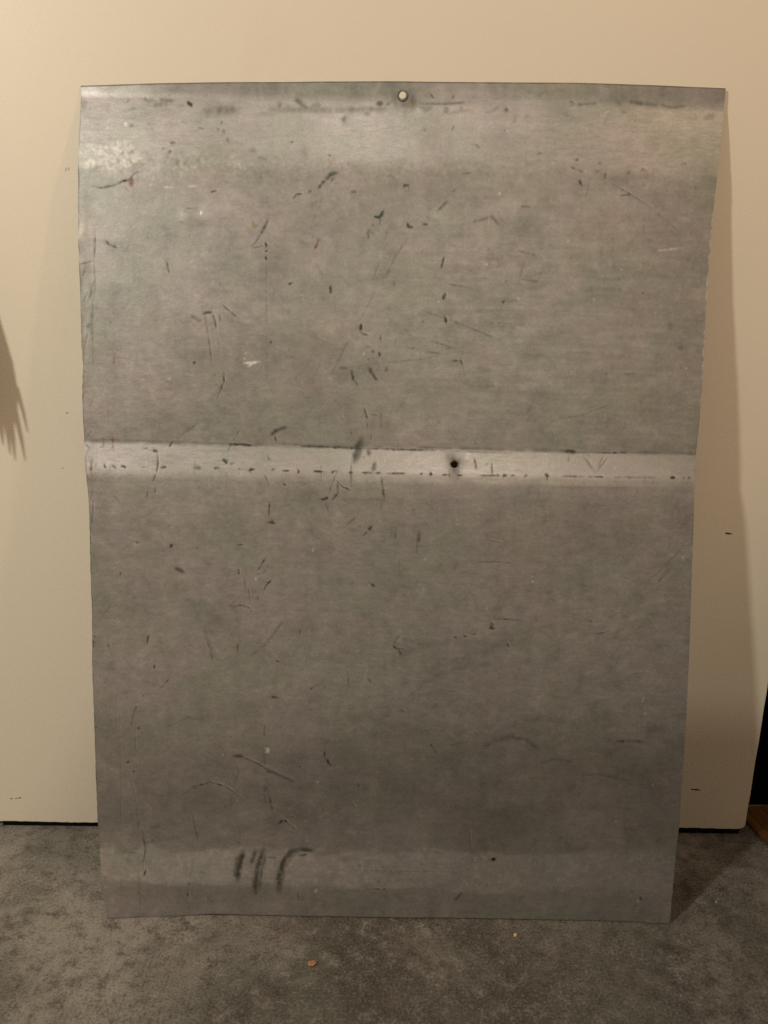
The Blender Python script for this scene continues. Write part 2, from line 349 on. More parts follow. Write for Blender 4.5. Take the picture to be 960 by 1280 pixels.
WEAR="""
d 19 70 -3045,10163
d 57 75 -2314,10131
d 44 50 -3002,9878
b 38 40 -3095,9900 -3051,9898
d 35 60 -2839,10207 -2823,10174
s 57 35 -2723,10118 -2607,10134
s 38 35 -2650,10176 -2534,10163
s 107 40 -2110,10059 -1803,10071
d 47 40 -1949,9921
d 28 40 -1993,9849
d 35 40 -1925,9827
d 50 40 -1881,9742
d 41 45 -2548,9689 -2484,9689
d 44 50 -2630,9619
d 41 50 -2557,9585
s 63 30 -2988,9572
d 44 30 -2461,9472
s 76 40 -1278,10120
s 63 30 -1582,9608
d 16 60 -3480,9184 -3363,9166 -3215,9195 -3110,9244 -3021,9268 -2975,9330 -2872,9364
r 50 90 -3006,9287 -3015,9195
r 22 80 -3116,9247 -3037,9251
d 22 90 -2075,9132 -2004,9158
b 32 60 -2200,8893
b 95 10 -2266,8873 -2089,8874
d 13 50 -2368,8942 -2235,8958
b 25 30 -2627,9185 -2524,9180
b 16 25 -2348,9196 -2230,9203
d 22 65 -3339,8576 -3296,8528 -3188,8483
d 22 65 -2621,8349 -2602,8268 -2586,8196
t 13 38 -3459,8703 -3453,8532 -3481,8331 -3476,8071 -3494,7838
t 22 50 -3456,8618 -3470,8388
d 13 45 -3647,8294 -3557,8312 -3481,8345
d 19 40 -3483,8114 -3558,7881
d 13 40 -3590,8228 -3622,8156
o 76 60 -1564,8752
d 38 85 -1404,8839 -1446,8739 -1500,8653
d 25 70 -1500,8653 -1545,8581 -1614,8500
d 19 60 -1605,8501 -1466,8531
d 28 100 -1430,8571 -1424,8511
d 22 100 -1428,8468
d 22 100 -1437,8416 -1428,8362
d 9 40 -1429,8324 -1433,7860
d 16 80 -1431,7992
d 16 50 -2227,9867 -2153,9853
s 38 30 -1509,9531 -1435,9517
s 189 35 112,10192 273,10194
o 95 35 186,10150 302,10180
d 50 85 -142,10161 -63,10162
d 38 30 -48,10148 25,10163
s 57 45 -1071,10193 -968,10109
s 63 40 -1260,10134
s 69 40 -514,9980
d 22 50 -1126,9713
d 28 50 -692,9566
s 107 20 -979,9580
o 44 45 683,10062 858,10087 975,10102
s 28 40 361,10167 682,10170 871,10186
s 69 25 -1362,10085 -661,10084 -48,10105
d 16 50 484,10281 529,10228
d 13 40 752,10265 745,10225
s 57 35 1384,10107
d 13 40 764,9920 751,9871
d 16 40 981,9711 1040,9703 1070,9660
s 284 10 509,9997 513,9682
s 284 10 660,9684 739,9314
t 44 80 -590,9367 -670,9355 -728,9284
t 35 80 -728,9284 -816,9185
t 19 60 -625,9313 -669,9271
t 19 70 -1111,9069 -1066,9120 -1007,9129
t 38 50 -934,9141 -890,9170
t 28 40 -434,9147 -360,9156
d 22 85 186,9196 194,9230 236,9236 251,9199
t 32 80 -46,8945 -87,8862
t 19 80 -158,8876 -81,8865
t 13 50 -78,8868 -86,8791
t 25 60 -245,8676 -209,8730 -174,8682
t 19 50 -209,8710 -223,8624
t 25 65 718,9072 672,9032 585,8946
d 9 40 814,9236 772,9160
d 16 40 861,9371 978,9389
d 32 75 227,8806 257,8772 305,8756
d 19 70 419,8800 482,8800
r 28 95 -807,8624 -831,8546 -869,8486
d 19 35 259,8653 120,8456 4,8225 -55,8137
d 16 30 -846,8345 -756,8187
d 22 90 687,8440 662,8347 643,8289
d 28 90 711,8012 677,7936
d 22 85 -669,8078 -669,7980
d 25 80 -1147,8096
d 19 70 1399,7915
s 28 30 1030,8832 1235,8896 1312,8812
s 63 25 80,8110
d 13 35 721,8117 960,8090
d 19 40 2107,10172 2129,10208 2165,10187 2136,10158 2107,10172
s 25 40 2218,10173 2407,10189
s 44 40 2684,10192
s 38 45 2829,10212 2977,10190 3123,10183
d 19 40 2844,10207 2918,10181 3005,10195 3079,10174
s 28 40 3181,10184 3299,10156 3444,10172
d 44 60 1355,10109 1401,10113
s 189 25 2044,10100
d 41 50 2202,9543
d 38 90 2260,9288
s 32 50 2160,9457 2264,9415
d 25 45 2473,9518 2490,9504
s 47 40 2454,9417
d 16 60 2549,9401 2552,9328
s 44 45 2821,9407
d 16 40 2967,9408 2981,9452 3019,9446 3003,9409
d 16 35 3434,9500 3468,9520 3507,9509
s 32 30 3003,9282
d 16 55 2622,9284 2863,9163 3106,9016
d 13 35 3106,9016 3352,8834 3538,8694
d 22 90 2740,9150 2866,9160
d 16 40 1747,9604 1811,9628
s 25 40 1589,9014 1668,9014
d 13 35 1561,8507 1741,8468 1778,8423
b 22 30 3192,8527 3487,8565
d 16 35 1602,8184 1841,8158
d 22 65 -1957,7843 -1868,7765 -1770,7690
s 38 40 -2319,7702 -2242,7658
d 28 60 -2177,7747 -2159,7615 -2140,7507
d 22 70 -2204,7735 -2138,7750 -2063,7754
d 22 75 -2078,7754 -2050,7661 -2034,7537
d 16 50 -1989,7726 -1984,7641
d 16 45 -2137,7498 -2115,7336 -2101,7143
d 9 30 -2037,7514 -1995,7337
d 13 25 -2846,7637 -2620,7684 -2379,7730
d 13 40 -1431,8003 -1433,7755 -1432,7515
d 9 25 -1432,7515 -1438,6867
d 28 90 -1385,7412
d 32 100 -2315,7158
b 19 100 -1719,7159 -1620,7166 -1514,7179
b 13 90 -1665,7121 -1556,7188
d 25 50 -2067,7012
d 19 65 -1954,7052 -1956,6936 -2003,6830 -2050,6704
r 19 40 -3279,7263 -3284,7100
r 13 30 -3446,7247 -3085,7191
d 19 40 -2265,6450 -2408,6342 -2532,6244
d 13 35 -2376,6419 -2454,6327
d 22 90 -2597,6209 -2641,6136
d 35 100 -1936,6183 -1768,6179 -1569,6169
s 25 35 -3559,6220 -2748,6211 -1921,6183
r 25 75 -3445,6239 -3447,6127
d 16 50 -3484,6126 -3423,6136
r 25 75 -3338,6317 -3329,6210 -3321,6082
r 9 35 -3374,6695 -3370,6362
d 22 60 -1778,6362 -1859,6221
d 22 60 -1866,6202 -1938,6067
t 63 75 -1943,5976
t 25 60 -1903,5937 -1826,5953
d 47 80 -1399,6287 -1322,6355 -1191,6408
d 22 55 -1338,6294 -1333,6211
d 16 60 -2969,6105 -2902,6124
d 25 70 -2846,6094 -2778,6085
d 19 65 -2781,6079 -2773,5943 -2789,5821 -2835,5710
d 16 50 -2888,5657 -2917,5506
d 13 50 -2806,5658 -2814,5569
d 41 100 -1423,6025
d 13 50 -3541,5900 -3510,5898
d 28 80 -3424,5896
d 44 95 -3311,5894
d 44 95 -3198,5895
d 16 50 -3014,5891 -2903,5892
d 32 80 -2744,5891 -2665,5892
d 44 85 -2340,5890 -2242,5891
d 9 50 -2317,5978 -2320,5811
d 35 80 -2089,5889 -2009,5890
d 38 80 -1779,5881
d 47 90 -1632,5876
d 47 90 -1366,5873
d 9 40 -1856,5880 -1182,5869
d 16 50 -1463,5820 -1410,5677
d 25 70 -1409,5492 -1417,5266
d 38 85 -1435,5231 -1352,5220 -1389,5275
s 41 35 -2269,5643
d 22 40 -1242,5716 -1196,5686
d 13 35 -3315,5539 -3242,5440
r 19 40 -1938,5845 -1937,5785
d 9 35 -3560,6275 -3585,5132
r 25 95 -3586,6006 -3594,5787
d 13 50 -3579,6335 -3650,6231
d 16 45 -3668,6170 -3587,6085
d 13 40 -3622,6115 -3670,5932
d 16 40 -3503,7995 -3532,7527 -3533,7082
d 13 40 -3554,7994 -3634,7848
s 63 35 -3569,7585
d 13 40 -3587,7497 -3640,7289
d 13 40 -3634,7051 -3651,7006
d 13 35 -3550,6723 -3606,6602
d 13 40 -3661,5796 -3585,5720
d 13 40 -3558,5628 -3626,5442
d 16 50 -3567,5474 -3603,5147
d 32 75 -293,7642 -313,7548
d 28 75 -313,7553 -274,7522 -220,7510
d 22 70 -57,7512 -66,7447
d 13 40 -249,7380 -182,7372
d 28 65 -158,7313
d 19 80 -85,7311 -70,7258
d 19 40 -211,7224
d 13 45 255,7371 330,7357 351,7381
d 13 40 436,7329 588,7313 709,7290
d 13 40 555,7442 706,7403 773,7374 723,7344
d 19 70 801,7217 882,7221
d 19 80 903,7236 932,7168
d 9 35 932,7162 959,7037
d 28 90 699,7755 725,7662
d 25 70 699,8006 671,7933
d 13 40 422,7811 911,7649 1434,7449
d 13 30 -137,8009 -320,7674
s 22 25 -469,7413 -649,7055
d 16 25 -528,7116 -14,7181 438,7231 739,7302
d 32 75 -416,7093 -391,6983 -339,6909
d 50 85 -189,7126 -164,7054
d 28 80 -171,7066 -140,7013 -97,6971
s 41 60 8,7098
s 28 40 -543,7116 -473,7111
d 32 65 -255,6636 -233,6564 -208,6501
d 13 40 -202,6474 -219,6398
d 22 70 -418,6328
d 13 35 -166,6565 -83,6551
d 16 40 -53,6581 -48,6399
d 16 40 -164,6322 -172,6246
d 50 70 -1365,6324 -1289,6370 -1191,6405
d 28 60 -1338,6294 -1326,6208
d 41 100 -1020,6172 -876,6168 -738,6166
s 35 80 -1008,6169 -876,6168 -738,6163
s 22 75 -769,6166 -539,6156 -303,6150
s 16 55 -309,6150 151,6143 626,6136
s 22 65 -1936,6183 -1768,6179 -1569,6169
d 32 100 -784,6166 -539,6156 -309,6150
d 25 90 -324,6150 151,6143 626,6136
d 13 50 610,6136 1561,6113
d 16 45 -1382,6196 -999,6185
g 63 80 -279,6269 -321,6153 -365,5991
d 44 75 -208,6139 -189,6069
d 19 50 -256,6056 -253,6032
d 47 60 -120,5978 -140,5875
s 189 55 854,5965
d 19 80 853,6038 854,5983
d 16 55 1098,6050 1127,5904
d 13 65 1313,5995 1324,5846
d 44 90 -1363,5876
d 22 80 -1261,5868 -1157,5869
d 35 80 -1056,5868
d 35 90 -878,5864 -744,5862
d 41 90 -627,5860
d 41 90 -410,5857
d 22 85 -290,5852 -146,5850
d 19 80 -113,5851 -42,5852
d 22 85 25,5846 252,5849
d 16 70 436,5845 466,5845
d 32 75 552,5843 589,5844
d 22 90 705,5836 782,5840
d 28 90 797,5837
d 22 90 889,5838 956,5839
d 19 75 1171,5835 1416,5838
d 19 60 1456,5838 1502,5839
d 9 50 -776,5965 -770,5737
d 9 50 -411,5984 -408,5680
d 9 50 800,5876 801,5800
d 22 50 -555,5928 -596,5815 -656,5661 -687,5531
d 19 100 -592,5766 -518,5684 -405,5633
d 35 75 -788,5518 -727,5519 -674,5562
d 19 60 -574,5754 -567,5601 -641,5507
d 25 55 -723,5469 -671,5346
d 22 75 -39,5812 -19,5669 4,5539
d 41 55 -9,5632 -2,5508
d 9 60 -17,5483 -37,5397
d 25 50 -1236,5701 -1193,5692
d 13 45 -470,5183 -341,5300
s 13 30 -902,5411 -886,5319
d 13 35 777,6394 859,6267
s 38 25 -487,5524 4,5521
s 50 30 360,5395
d 13 35 527,5490 621,5413
d 25 75 1402,7918
d 19 50 3065,8038
d 13 40 2109,6539 2388,6578 2776,6734
d 16 30 2896,7074 3031,7096
d 50 90 2207,6142 2274,6145 2351,6134
d 19 60 2351,6131 2529,6130
d 19 70 2514,6130 2897,6131
d 19 70 2866,6137 2973,6129
d 16 60 2973,6129 3448,6134
d 13 40 3448,6134 3816,6120
d 9 40 2431,6098 2579,5887
d 9 40 2585,5875 2731,6071
d 9 35 2688,6101 2607,5936
d 9 40 2262,6121 2254,6014
d 19 70 1367,5837 1397,5837
d 22 70 1465,5838
d 19 50 1551,5836 1596,5837
d 28 75 1734,5838
d 41 95 1995,5838
d 13 60 1995,5844 1995,5783
d 16 60 2178,5837 2454,5837
d 19 70 2500,5835 2690,5834
d 25 80 2668,5834
d 13 50 2822,5832 2898,5833
d 19 65 2883,5833 3327,5832
d 25 75 3195,5833
d 38 95 3504,5834 3572,5835
d 19 70 3658,5833 3682,5833
d 25 85 3734,5833
d 13 30 1982,5707 2594,5708 3299,5706
s 50 40 3557,7399
s 63 25 1761,6647
s 95 25 3421,7663
r 44 100 -2627,4921
d 28 90 -2627,4921
d 19 70 -2309,4893
r 25 60 -3072,4959 -3016,4954
r 28 60 -3270,4560
d 50 70 -2596,4644 -2538,4622 -2473,4582
d 13 40 -2614,4669 -2714,4398 -2765,4238
d 32 95 -1798,4643 -1798,4568
d 19 80 -1461,4780 -1527,4681 -1565,4602
d 28 85 -1565,4580
d 13 50 -1427,4689 -1497,4571
d 22 80 -1354,4538 -1435,4461 -1505,4348
d 13 40 -1561,4316 -1568,4236
d 13 40 -1730,4537 -1711,4314
d 16 40 -1685,4410 -1650,4213
r 22 60 -1913,4146 -1865,4223 -1825,4211
d 25 70 -1891,4152 -1782,4179 -1688,4161 -1632,4101
r 19 50 -1876,4168 -1719,4180
d 9 75 -2284,3913 -2197,3697 -2129,3428
d 9 65 -2243,3913 -2112,3497
s 19 30 -2375,4195 -2286,3955
d 19 70 -2940,3786 -2969,3649
d 22 80 -2865,3403 -2886,3341
d 9 45 -3458,3721 -3411,3514
d 16 70 -1819,3695 -1821,3562
d 13 35 -1918,3837 -1866,3750
s 28 40 -1695,3502 -1473,3673 -1257,3973
d 16 50 -2661,3248 -2761,3135 -2849,3045
d 13 40 -2851,2976 -2790,2881
d 16 50 -3129,2834 -3171,2700 -3208,2533
d 28 70 -3129,2827
d 32 85 -3102,2555
d 22 60 -3029,2984
d 32 50 -1333,3477 -1285,3464
d 41 65 -1422,2996 -1295,2985
d 19 60 -1407,2848
s 19 40 -1508,2503 -1467,2454
b 38 40 -1465,2299
d 28 70 -3627,3752
d 19 60 -3635,3697 -3651,3589
d 28 85 -3622,5057 -3636,4856
d 22 70 -3658,2711
d 28 70 -3654,2561
s 22 30 -3402,4157 -3573,3940
s 44 25 -2760,2565 -2469,2709 -2184,2646
d 9 30 -3364,3128 -3387,2229
d 9 25 -3336,2831 -3346,2230
d 9 35 -3143,2567 -3147,2232
r 16 30 -2647,3268 -2426,3238
d 16 60 -2292,3631
d 16 50 -1812,4936 -1735,4953
d 9 35 -3633,5268 -3619,5050
d 35 95 -137,5193 -192,5143
d 19 65 -207,5127 -256,5067
d 44 95 429,5128 436,5059 419,4984
d 13 80 416,4996 415,4861
d 16 55 148,5115 152,5037
d 13 45 -354,5312 -485,5174
d 32 95 -161,4463 -102,4435
s 16 35 202,4755 195,4616
d 16 55 1015,4764 1223,4760 1540,4770
d 13 35 1302,5035 1470,5005
d 19 75 212,3813 151,3718 132,3676
d 32 85 132,3679 193,3634
d 19 75 193,3641 241,3563
d 19 55 193,3644 268,3648
d 54 85 1370,3997 1369,3901
d 38 70 1334,3926 1413,3921
d 13 60 1368,4046 1588,4032
d 19 55 897,3811 942,3779
d 28 65 1014,3813 1070,3820
d 22 50 1117,3833 1185,3857
d 16 40 1232,3857 1279,3874
d 28 80 1559,3748 1596,3667
s 22 45 418,3712 488,3706
d 13 50 -1047,3895 -1035,3815
d 28 65 -1345,3486 -1298,3457
d 47 60 -1396,2993 -1307,2981
d 19 55 -910,3101 -840,3151 -736,3166
d 28 60 -897,3105
d 13 50 -432,3317 -419,3124
d 22 70 -182,3254 -128,3199
d 22 70 -411,2892
s 19 35 -237,3066 19,2861
d 25 75 219,2850 303,2818
s 76 32 381,3057 537,3207 788,3341 1070,3426 1307,3439
s 19 35 632,3257 819,3348 1039,3426
s 38 15 1307,3429 1342,2754
s 95 40 670,2895
d 13 40 793,3105 958,3097
d 28 75 616,2405 701,2288
d 19 55 866,2374 1083,2427
d 16 50 910,2555 988,2499
d 16 45 1165,2585 1237,2512
s 82 50 1337,2369 1478,2462 1684,2514
s 38 20 28,3463 28,2921
s 126 25 -1108,3629
d 16 55 1397,4766 1599,4755
d 19 45 1419,4037 1607,4032 1789,4022
d 13 40 2071,4018 2428,4026
d 28 80 1565,3751 1593,3667
d 19 50 3688,4953 3508,4755 3297,4522
d 19 45 3578,4715 3398,4501
d 47 50 2585,4018 2641,4022
d 22 60 2665,3851 2774,3875 2891,3918
d 16 45 2502,3827 2633,3851
d 16 35 2902,3822 3030,3765
d 22 60 2890,3415
s 38 40 2651,3461
d 13 35 2957,4597 3108,4558
s 63 50 1466,2448 1656,2491 1849,2459 2020,2334
s 44 60 3017,2447 3321,2450
d 16 40 3065,2447 3257,2453
d 19 50 2136,4279
s 126 25 2479,2701
s 19 35 3318,2810 3309,2677
d 9 40 -3347,2592 -3346,1817 -3380,956
d 13 40 -3146,2477 -3140,2225
d 28 85 -3096,2551
d 35 90 -3250,2099
d 28 75 -3183,1971
d 16 45 -3238,1961 -3205,1784 -3164,1545
d 9 35 -3164,1545 -3146,1167
d 19 40 -2821,1680
d 16 50 -1488,2680 -1500,2413
d 13 40 -1497,2312 -1503,1991
b 32 50 -1491,2306 -1434,2246
b 25 50 -1433,2306 -1485,2245
d 50 70 -1902,2203 -1765,2188
d 38 55 -1781,2184 -1621,2115 -1493,2042
d 50 50 -1509,2049 -1301,1943 -1101,1854
d 19 50 -1114,1857 -1037,1933
s 126 30 -1044,1783 -915,1784
d 16 40 -1868,2112 -1828,1971 -1898,1793
d 22 70 -2569,1648 -2399,1767 -2204,1837 -2011,1781 -1884,1691 -1749,1590
d 50 70 -2425,1753 -2366,1781
d 25 60 -1477,1992 -1404,1969
d 25 60 -1465,1880 -1512,1668 -1478,1504
d 22 60 -1469,1778 -1395,1422
d 41 85 -1344,1265 -1256,1321 -1201,1308
d 19 65 -1214,1294 -1100,1202
d 16 50 -1181,1380 -1116,1371
d 16 40 -1923,1670 -1952,1450
d 22 50 -2450,1458 -2425,1279 -2369,1003
d 16 70 -3100,1192 -3061,892 -3100,655
d 19 60 -3047,636 -3080,556
d 13 40 -3158,661 -3133,362 -3127,9
d 9 30 -3361,625 -3384,-30
d 28 80 -2968,1023
s 44 45 -2979,1203 -2897,1225
d 25 70 -1850,1002
g 69 85 -1776,897 -1844,742 -1868,504
g 44 70 -1626,915 -1680,717
g 82 85 -1512,917 -1582,646 -1617,327
g 82 98 -1310,342 -1301,583 -1256,748 -1160,881 -1013,932
g 50 80 -1046,929 -866,911
d 25 50 -1078,833 -915,868
d 16 50 -1462,812 -1355,813
d 22 60 -2479,477 -2507,299 -2525,221
d 38 80 -2488,464
s 19 35 -2441,768 -2479,504
b 32 40 -829,390
d 16 35 -1058,359 -1058,274
d 16 40 -3312,866 -3165,858
d 25 70 -712,2295 -734,2220 -696,2153
d 35 80 -712,2187 -670,2120 -625,2063
d 22 70 -599,2087
d 25 90 -299,1843 -276,1792
d 22 50 -378,1586 -299,1453
d 13 35 -1087,2324 -914,2127
d 28 50 -1065,2061 -1024,2072
s 19 30 110,1909 497,1897
d 28 75 629,2395 712,2238
d 16 40 1154,1260 1188,941
d 28 75 1198,918
s 76 50 1480,826
d 22 80 1421,822
d 16 55 -275,809 -247,622
d 13 50 -658,663 158,656 1013,662
s 63 35 957,649
d 22 65 -192,411 69,417
d 38 50 -3,413 88,421
d 25 60 -11,519
d 47 70 980,264 1066,364
d 16 50 1065,395 1070,343
b 38 45 -836,372
d 16 45 -1064,359 -1058,274
s 19 35 -61,1315 -108,1100
d 16 35 -531,973 -522,757
d 16 35 1400,515 1418,416
s 44 45 2063,2139 2237,2198 2437,2164
s 44 45 2606,1976 2792,2002 3189,1915
d 32 50 3425,371 3380,293
b 38 40 3370,300
d 16 30 2543,1055 2997,1095
s 32 35 3349,258 3306,151
"""
# WEAR: kind, width and strength, then points (0.1 mm, across / up the sheet); d dark, s soft smudge, t teal, r rust, o ochre, g olive scuff, b bare metal

def blur(a, k, axis):
    if k < 1: return a
    pad = [(0, 0), (0, 0)]; pad[axis] = (k, k)
    p = np.pad(a, pad, mode='edge')
    c = np.cumsum(p, axis=axis)
    z = np.zeros_like(np.take(c, [0], axis=axis))
    c = np.concatenate([z, c], axis=axis)
    n = a.shape[axis]; w = 2 * k + 1
    hi = np.take(c, range(w, w + n), axis=axis); lo = np.take(c, range(0, n), axis=axis)
    return (hi - lo) / w

def cloud(shape, ks, ku, seed):
    """smoothed noise normalised to about -1..1; ks / ku = half widths in cells"""
    g = np.random.default_rng(seed).standard_normal(shape).astype(np.float32)
    for _ in range(2):
        g = blur(g, ks, 0); g = blur(g, ku, 1)
    return g / (g.std() + 1e-9) * .5

STEP = .001
U0, U1, S1 = -.385, .410, 1.050
RW, RH = int(round((U1 - U0) / STEP)) + 1, int(round((S1 + .01) / STEP)) + 1
GU = (U0 + np.arange(RW) * STEP)[None, :].repeat(RH, 0).astype(np.float32)
GS = (-.01 + np.arange(RH) * STEP)[:, None].repeat(RW, 1).astype(np.float32)
LAY = {k: np.zeros((RH, RW), np.float32) for k in 'dtrogb'}
LAY['h'] = np.zeros((RH, RW), np.float32)

PIT = cloud((RH, RW), 1, 1, 77)                         # breaks up the outlines of all marks
FIB = cloud((RH, RW), 4, 1, 78)

def stroke(kind, w, st, pts, seed):
    soft = kind == 's'
    one = len(pts) == 1
    wide = w > .0042 and not one and not soft
    hw = max(w * (.44 if one else .48), .00062)
    if kind == 'g': hw *= 1.45
    pad = hw * (2.4 if soft else 1.5) + .003
    us_ = [p[0] for p in pts]; ss_ = [p[1] for p in pts]
    i0 = max(0, int((min(us_) - pad - U0) / STEP)); i1 = min(RW, int((max(us_) + pad - U0) / STEP) + 2)
    j0 = max(0, int((min(ss_) - pad + .01) / STEP)); j1 = min(RH, int((max(ss_) + pad + .01) / STEP) + 2)
    if i1 <= i0 or j1 <= j0: return
    r = np.random.default_rng(seed + 1)
    u, s = GU[j0:j1, i0:i1], GS[j0:j1, i0:i1]
    best = np.full(u.shape, 9., np.float32); tt = np.zeros(u.shape, np.float32); sd = np.zeros(u.shape, np.float32)
    seg = [math.hypot(pts[i + 1][0] - pts[i][0], pts[i + 1][1] - pts[i][1]) for i in range(len(pts) - 1)]
    tot = sum(seg) or 1e-6
    if one:
        a = np.arctan2(s - ss_[0], u - us_[0]); th = r.uniform(0, 3.14)
        c, q = math.cos(th), math.sin(th); st_ = r.uniform(1.0, 1.7)
        x, y = (u - us_[0]) * c + (s - ss_[0]) * q, -(u - us_[0]) * q + (s - ss_[0]) * c
        wob = 1 + .18 * np.sin(2 * a + r.uniform(0, 6)) + .16 * np.sin(3 * a + r.uniform(0, 6))
        best = np.hypot(x / st_, y * st_ ** .5) / wob
        tt[:] = .5
    else:
        acc = 0
        for i in range(len(pts) - 1):
            ax, ay = pts[i]; dx, dy = pts[i + 1][0] - ax, pts[i + 1][1] - ay
            t = np.clip(((u - ax) * dx + (s - ay) * dy) / (dx * dx + dy * dy + 1e-12), 0, 1)
            d = np.hypot(u - ax - t * dx, s - ay - t * dy)
            m = d < best
            best = np.where(m, d, best); tt = np.where(m, (acc + t * seg[i]) / tot, tt)
            sd = np.where(m, ((u - ax) * dy - (s - ay) * dx) / (seg[i] + 1e-9), sd)
            acc += seg[i]
    pit, fib = PIT[j0:j1, i0:i1], FIB[j0:j1, i0:i1]
    if soft:
        v = np.exp(-(best / (hw * 1.15)) ** 2) * np.clip(.85 + .12 * pit + .3 * fib, 0, 1.2) * .9
    else:
        env = 1.0 if one else np.clip(.30 + np.minimum(tt, 1 - tt) * 3.0, 0, 1)
        if not one and tot > .010:                 # uneven pressure along longer scratches
            k = max(4, int(tot / (.012 if wide else .0035))); lo = .85 if wide else .45
            env = env * np.interp(tt, np.linspace(0, 1, k), r.uniform(lo, 1.15, k))
        e = hw * np.clip(env if not wide else env ** .5, .25, 1.1) * (1 + (.10 if wide else .35) * pit)
        fe = .0011 if w < .0025 else (.0016 if kind != 'g' else .0034)
        v = np.clip((e + fe * (.72 if w < .0022 else .55) - best) / fe, 0, 1)
        if wide:                                   # rubber-like skid: streaks run along the stroke
            k = max(5, int(w / .0008)); sv = np.clip(r.normal(.85, .22, k), .35, 1.05)
            v = v * np.interp(sd, np.linspace(-hw, hw, k), sv)
            v = blur(blur(v, 1, 0), 1, 1) * 1.1
        if not one: v = v * np.clip(.40 + .75 * env, 0, 1)
        v = v * np.clip(.90 + (.10 if wide else .35) * pit, 0, 1.1)
    k_ = (1.5 if soft else 1.22) * (.72 if tot > .04 and w < .002 else 1.0)
    if max(ss_) < .58 and not soft: k_ *= 1.3                    # the lower half is the more heavily marked
    v = np.clip(v * min(1.0, st * k_), 0, 1)
    L = LAY['d' if soft else kind]
    L[j0:j1, i0:i1] = np.maximum(L[j0:j1, i0:i1], v)
    if kind in 'dt' and not one and r.random() < .5:      # glint painted along one side of a groove
        bb = np.zeros_like(v); bb[1:, 1:] = v[:-1, :-1]
        LAY['b'][j0:j1, i0:i1] = np.maximum(LAY['b'][j0:j1, i0:i1], np.clip(bb - v, 0, 1) * .32)
    if not soft: LAY['h'][j0:j1, i0:i1] -= v * (.00012 if kind in 'dtg' else .00005)

for n_, ln in enumerate(WEAR.strip().splitlines()):
    p = ln.split()
    stroke(p[0], float(p[1]) * 1e-4, float(p[2]) / 100, [tuple(float(c) * 1e-4 for c in q.split(',')) for q in p[3:]], n_ * 3 + 11)

for k, (cu, cs, R, a0, a1, w_, st_) in enumerate([(.205, .235, .055, 20, 160, .010, .30), (.10, .315, .085, 60, 165, .012, .26), (.27, .215, .050, 30, 150, .008, .26), (.335, .26, .05, 60, 200, .012, .20),
                                                  (.145, .255, .045, 200, 300, .010, .20), (-.02, .225, .07, 30, 120, .012, .18)]):
    stroke('s', w_, st_, [(cu + R * 1.25 * math.cos(math.radians(a0 + (a1 - a0) * i / 9)), cs + R * .7 * math.sin(math.radians(a0 + (a1 - a0) * i / 9))) for i in range(10)], 5000 + k)
# fine random scratches and specks, thin and faint, all over
rs = random.Random(21)
for k in range(200):
    u, s = rs.uniform(-.36, .385), rs.uniform(.01, 1.03)
    a = rs.gauss(math.pi / 2, .55) if rs.random() < .6 else rs.uniform(0, math.pi)
    l = abs(rs.gauss(0, .012)) + .003
    stroke('d' if rs.random() < .95 else 'b', .0005, rs.uniform(.08, .22), [(u, s), (u + l * math.cos(a) + rs.gauss(0, .001), s + l * math.sin(a))], 900 + k)
for k in range(320):
    u, s = rs.uniform(-.36, .385), rs.uniform(.01, 1.03)
    stroke('d' if rs.random() < .7 else 'b', rs.uniform(.0006, .0018), rs.uniform(.15, .5), [(u, s)], 2000 + k)

def band(s, a, b, e): return np.clip((s - a) / e + .5, 0, 1) * np.clip((b - s) / e + .5, 0, 1)
def blob(u, s, ru, rs_): return np.exp(-((GU - u) / ru) ** 2 - ((GS - s) / rs_) ** 2)

SK = GS + .010 * GU                                   # folds run slightly askew
sh = (RH, RW)
tone = np.full(sh, .5, np.float32)
rag = cloud(sh, 2, 9, 5) * .004 + cloud(sh, 6, 22, 6) * .004
grime = cloud(sh, 14, 22, 1); fleck = cloud(sh, 3, 4, 2); grain = cloud(sh, 1, 14, 3); drip = cloud(sh, 30, 3, 4); pit = cloud(sh, 1, 1, 8)
tone += .060 * grime + .045 * fleck + .03 * pit
tone += grain * .060 * np.clip(.15 + 1.2 * blob(.22, .74, .22, .20), 0, 1.3)
tone += drip * .022 + cloud(sh, 1, 2, 31) * .030 + cloud(sh, 3, 8, 32) * .022
top_b = band(SK + rag, .948, 1.022, .022)             # bands painted brighter where the folds catch light, partly rubbed clean
tone += top_b * (.20 - .02 * fleck - .03 * grime) + top_b * np.clip(-GU * .35, .02, .14)
tone += band(SK, 1.022, 1.06, .006) * -.16  # top lip painted darker, as if turned away from the lamps
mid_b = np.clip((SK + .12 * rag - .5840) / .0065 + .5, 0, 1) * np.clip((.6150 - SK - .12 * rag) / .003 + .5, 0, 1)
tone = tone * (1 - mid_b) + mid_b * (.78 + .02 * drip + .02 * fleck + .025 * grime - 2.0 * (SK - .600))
tone += band(SK + rag * .7, .560, .5845, .018) * .13
low_b = band(SK + rag * 1.3 + np.clip(GU - .1, 0, 1) * -.02, .044, .090, .007)
tone += low_b * (.29 + .06 * pit + .05 * fleck) * np.clip(.85 - 1.1 * GU, .45, 1.25)  # foot band painted like a reflection, strongest at left
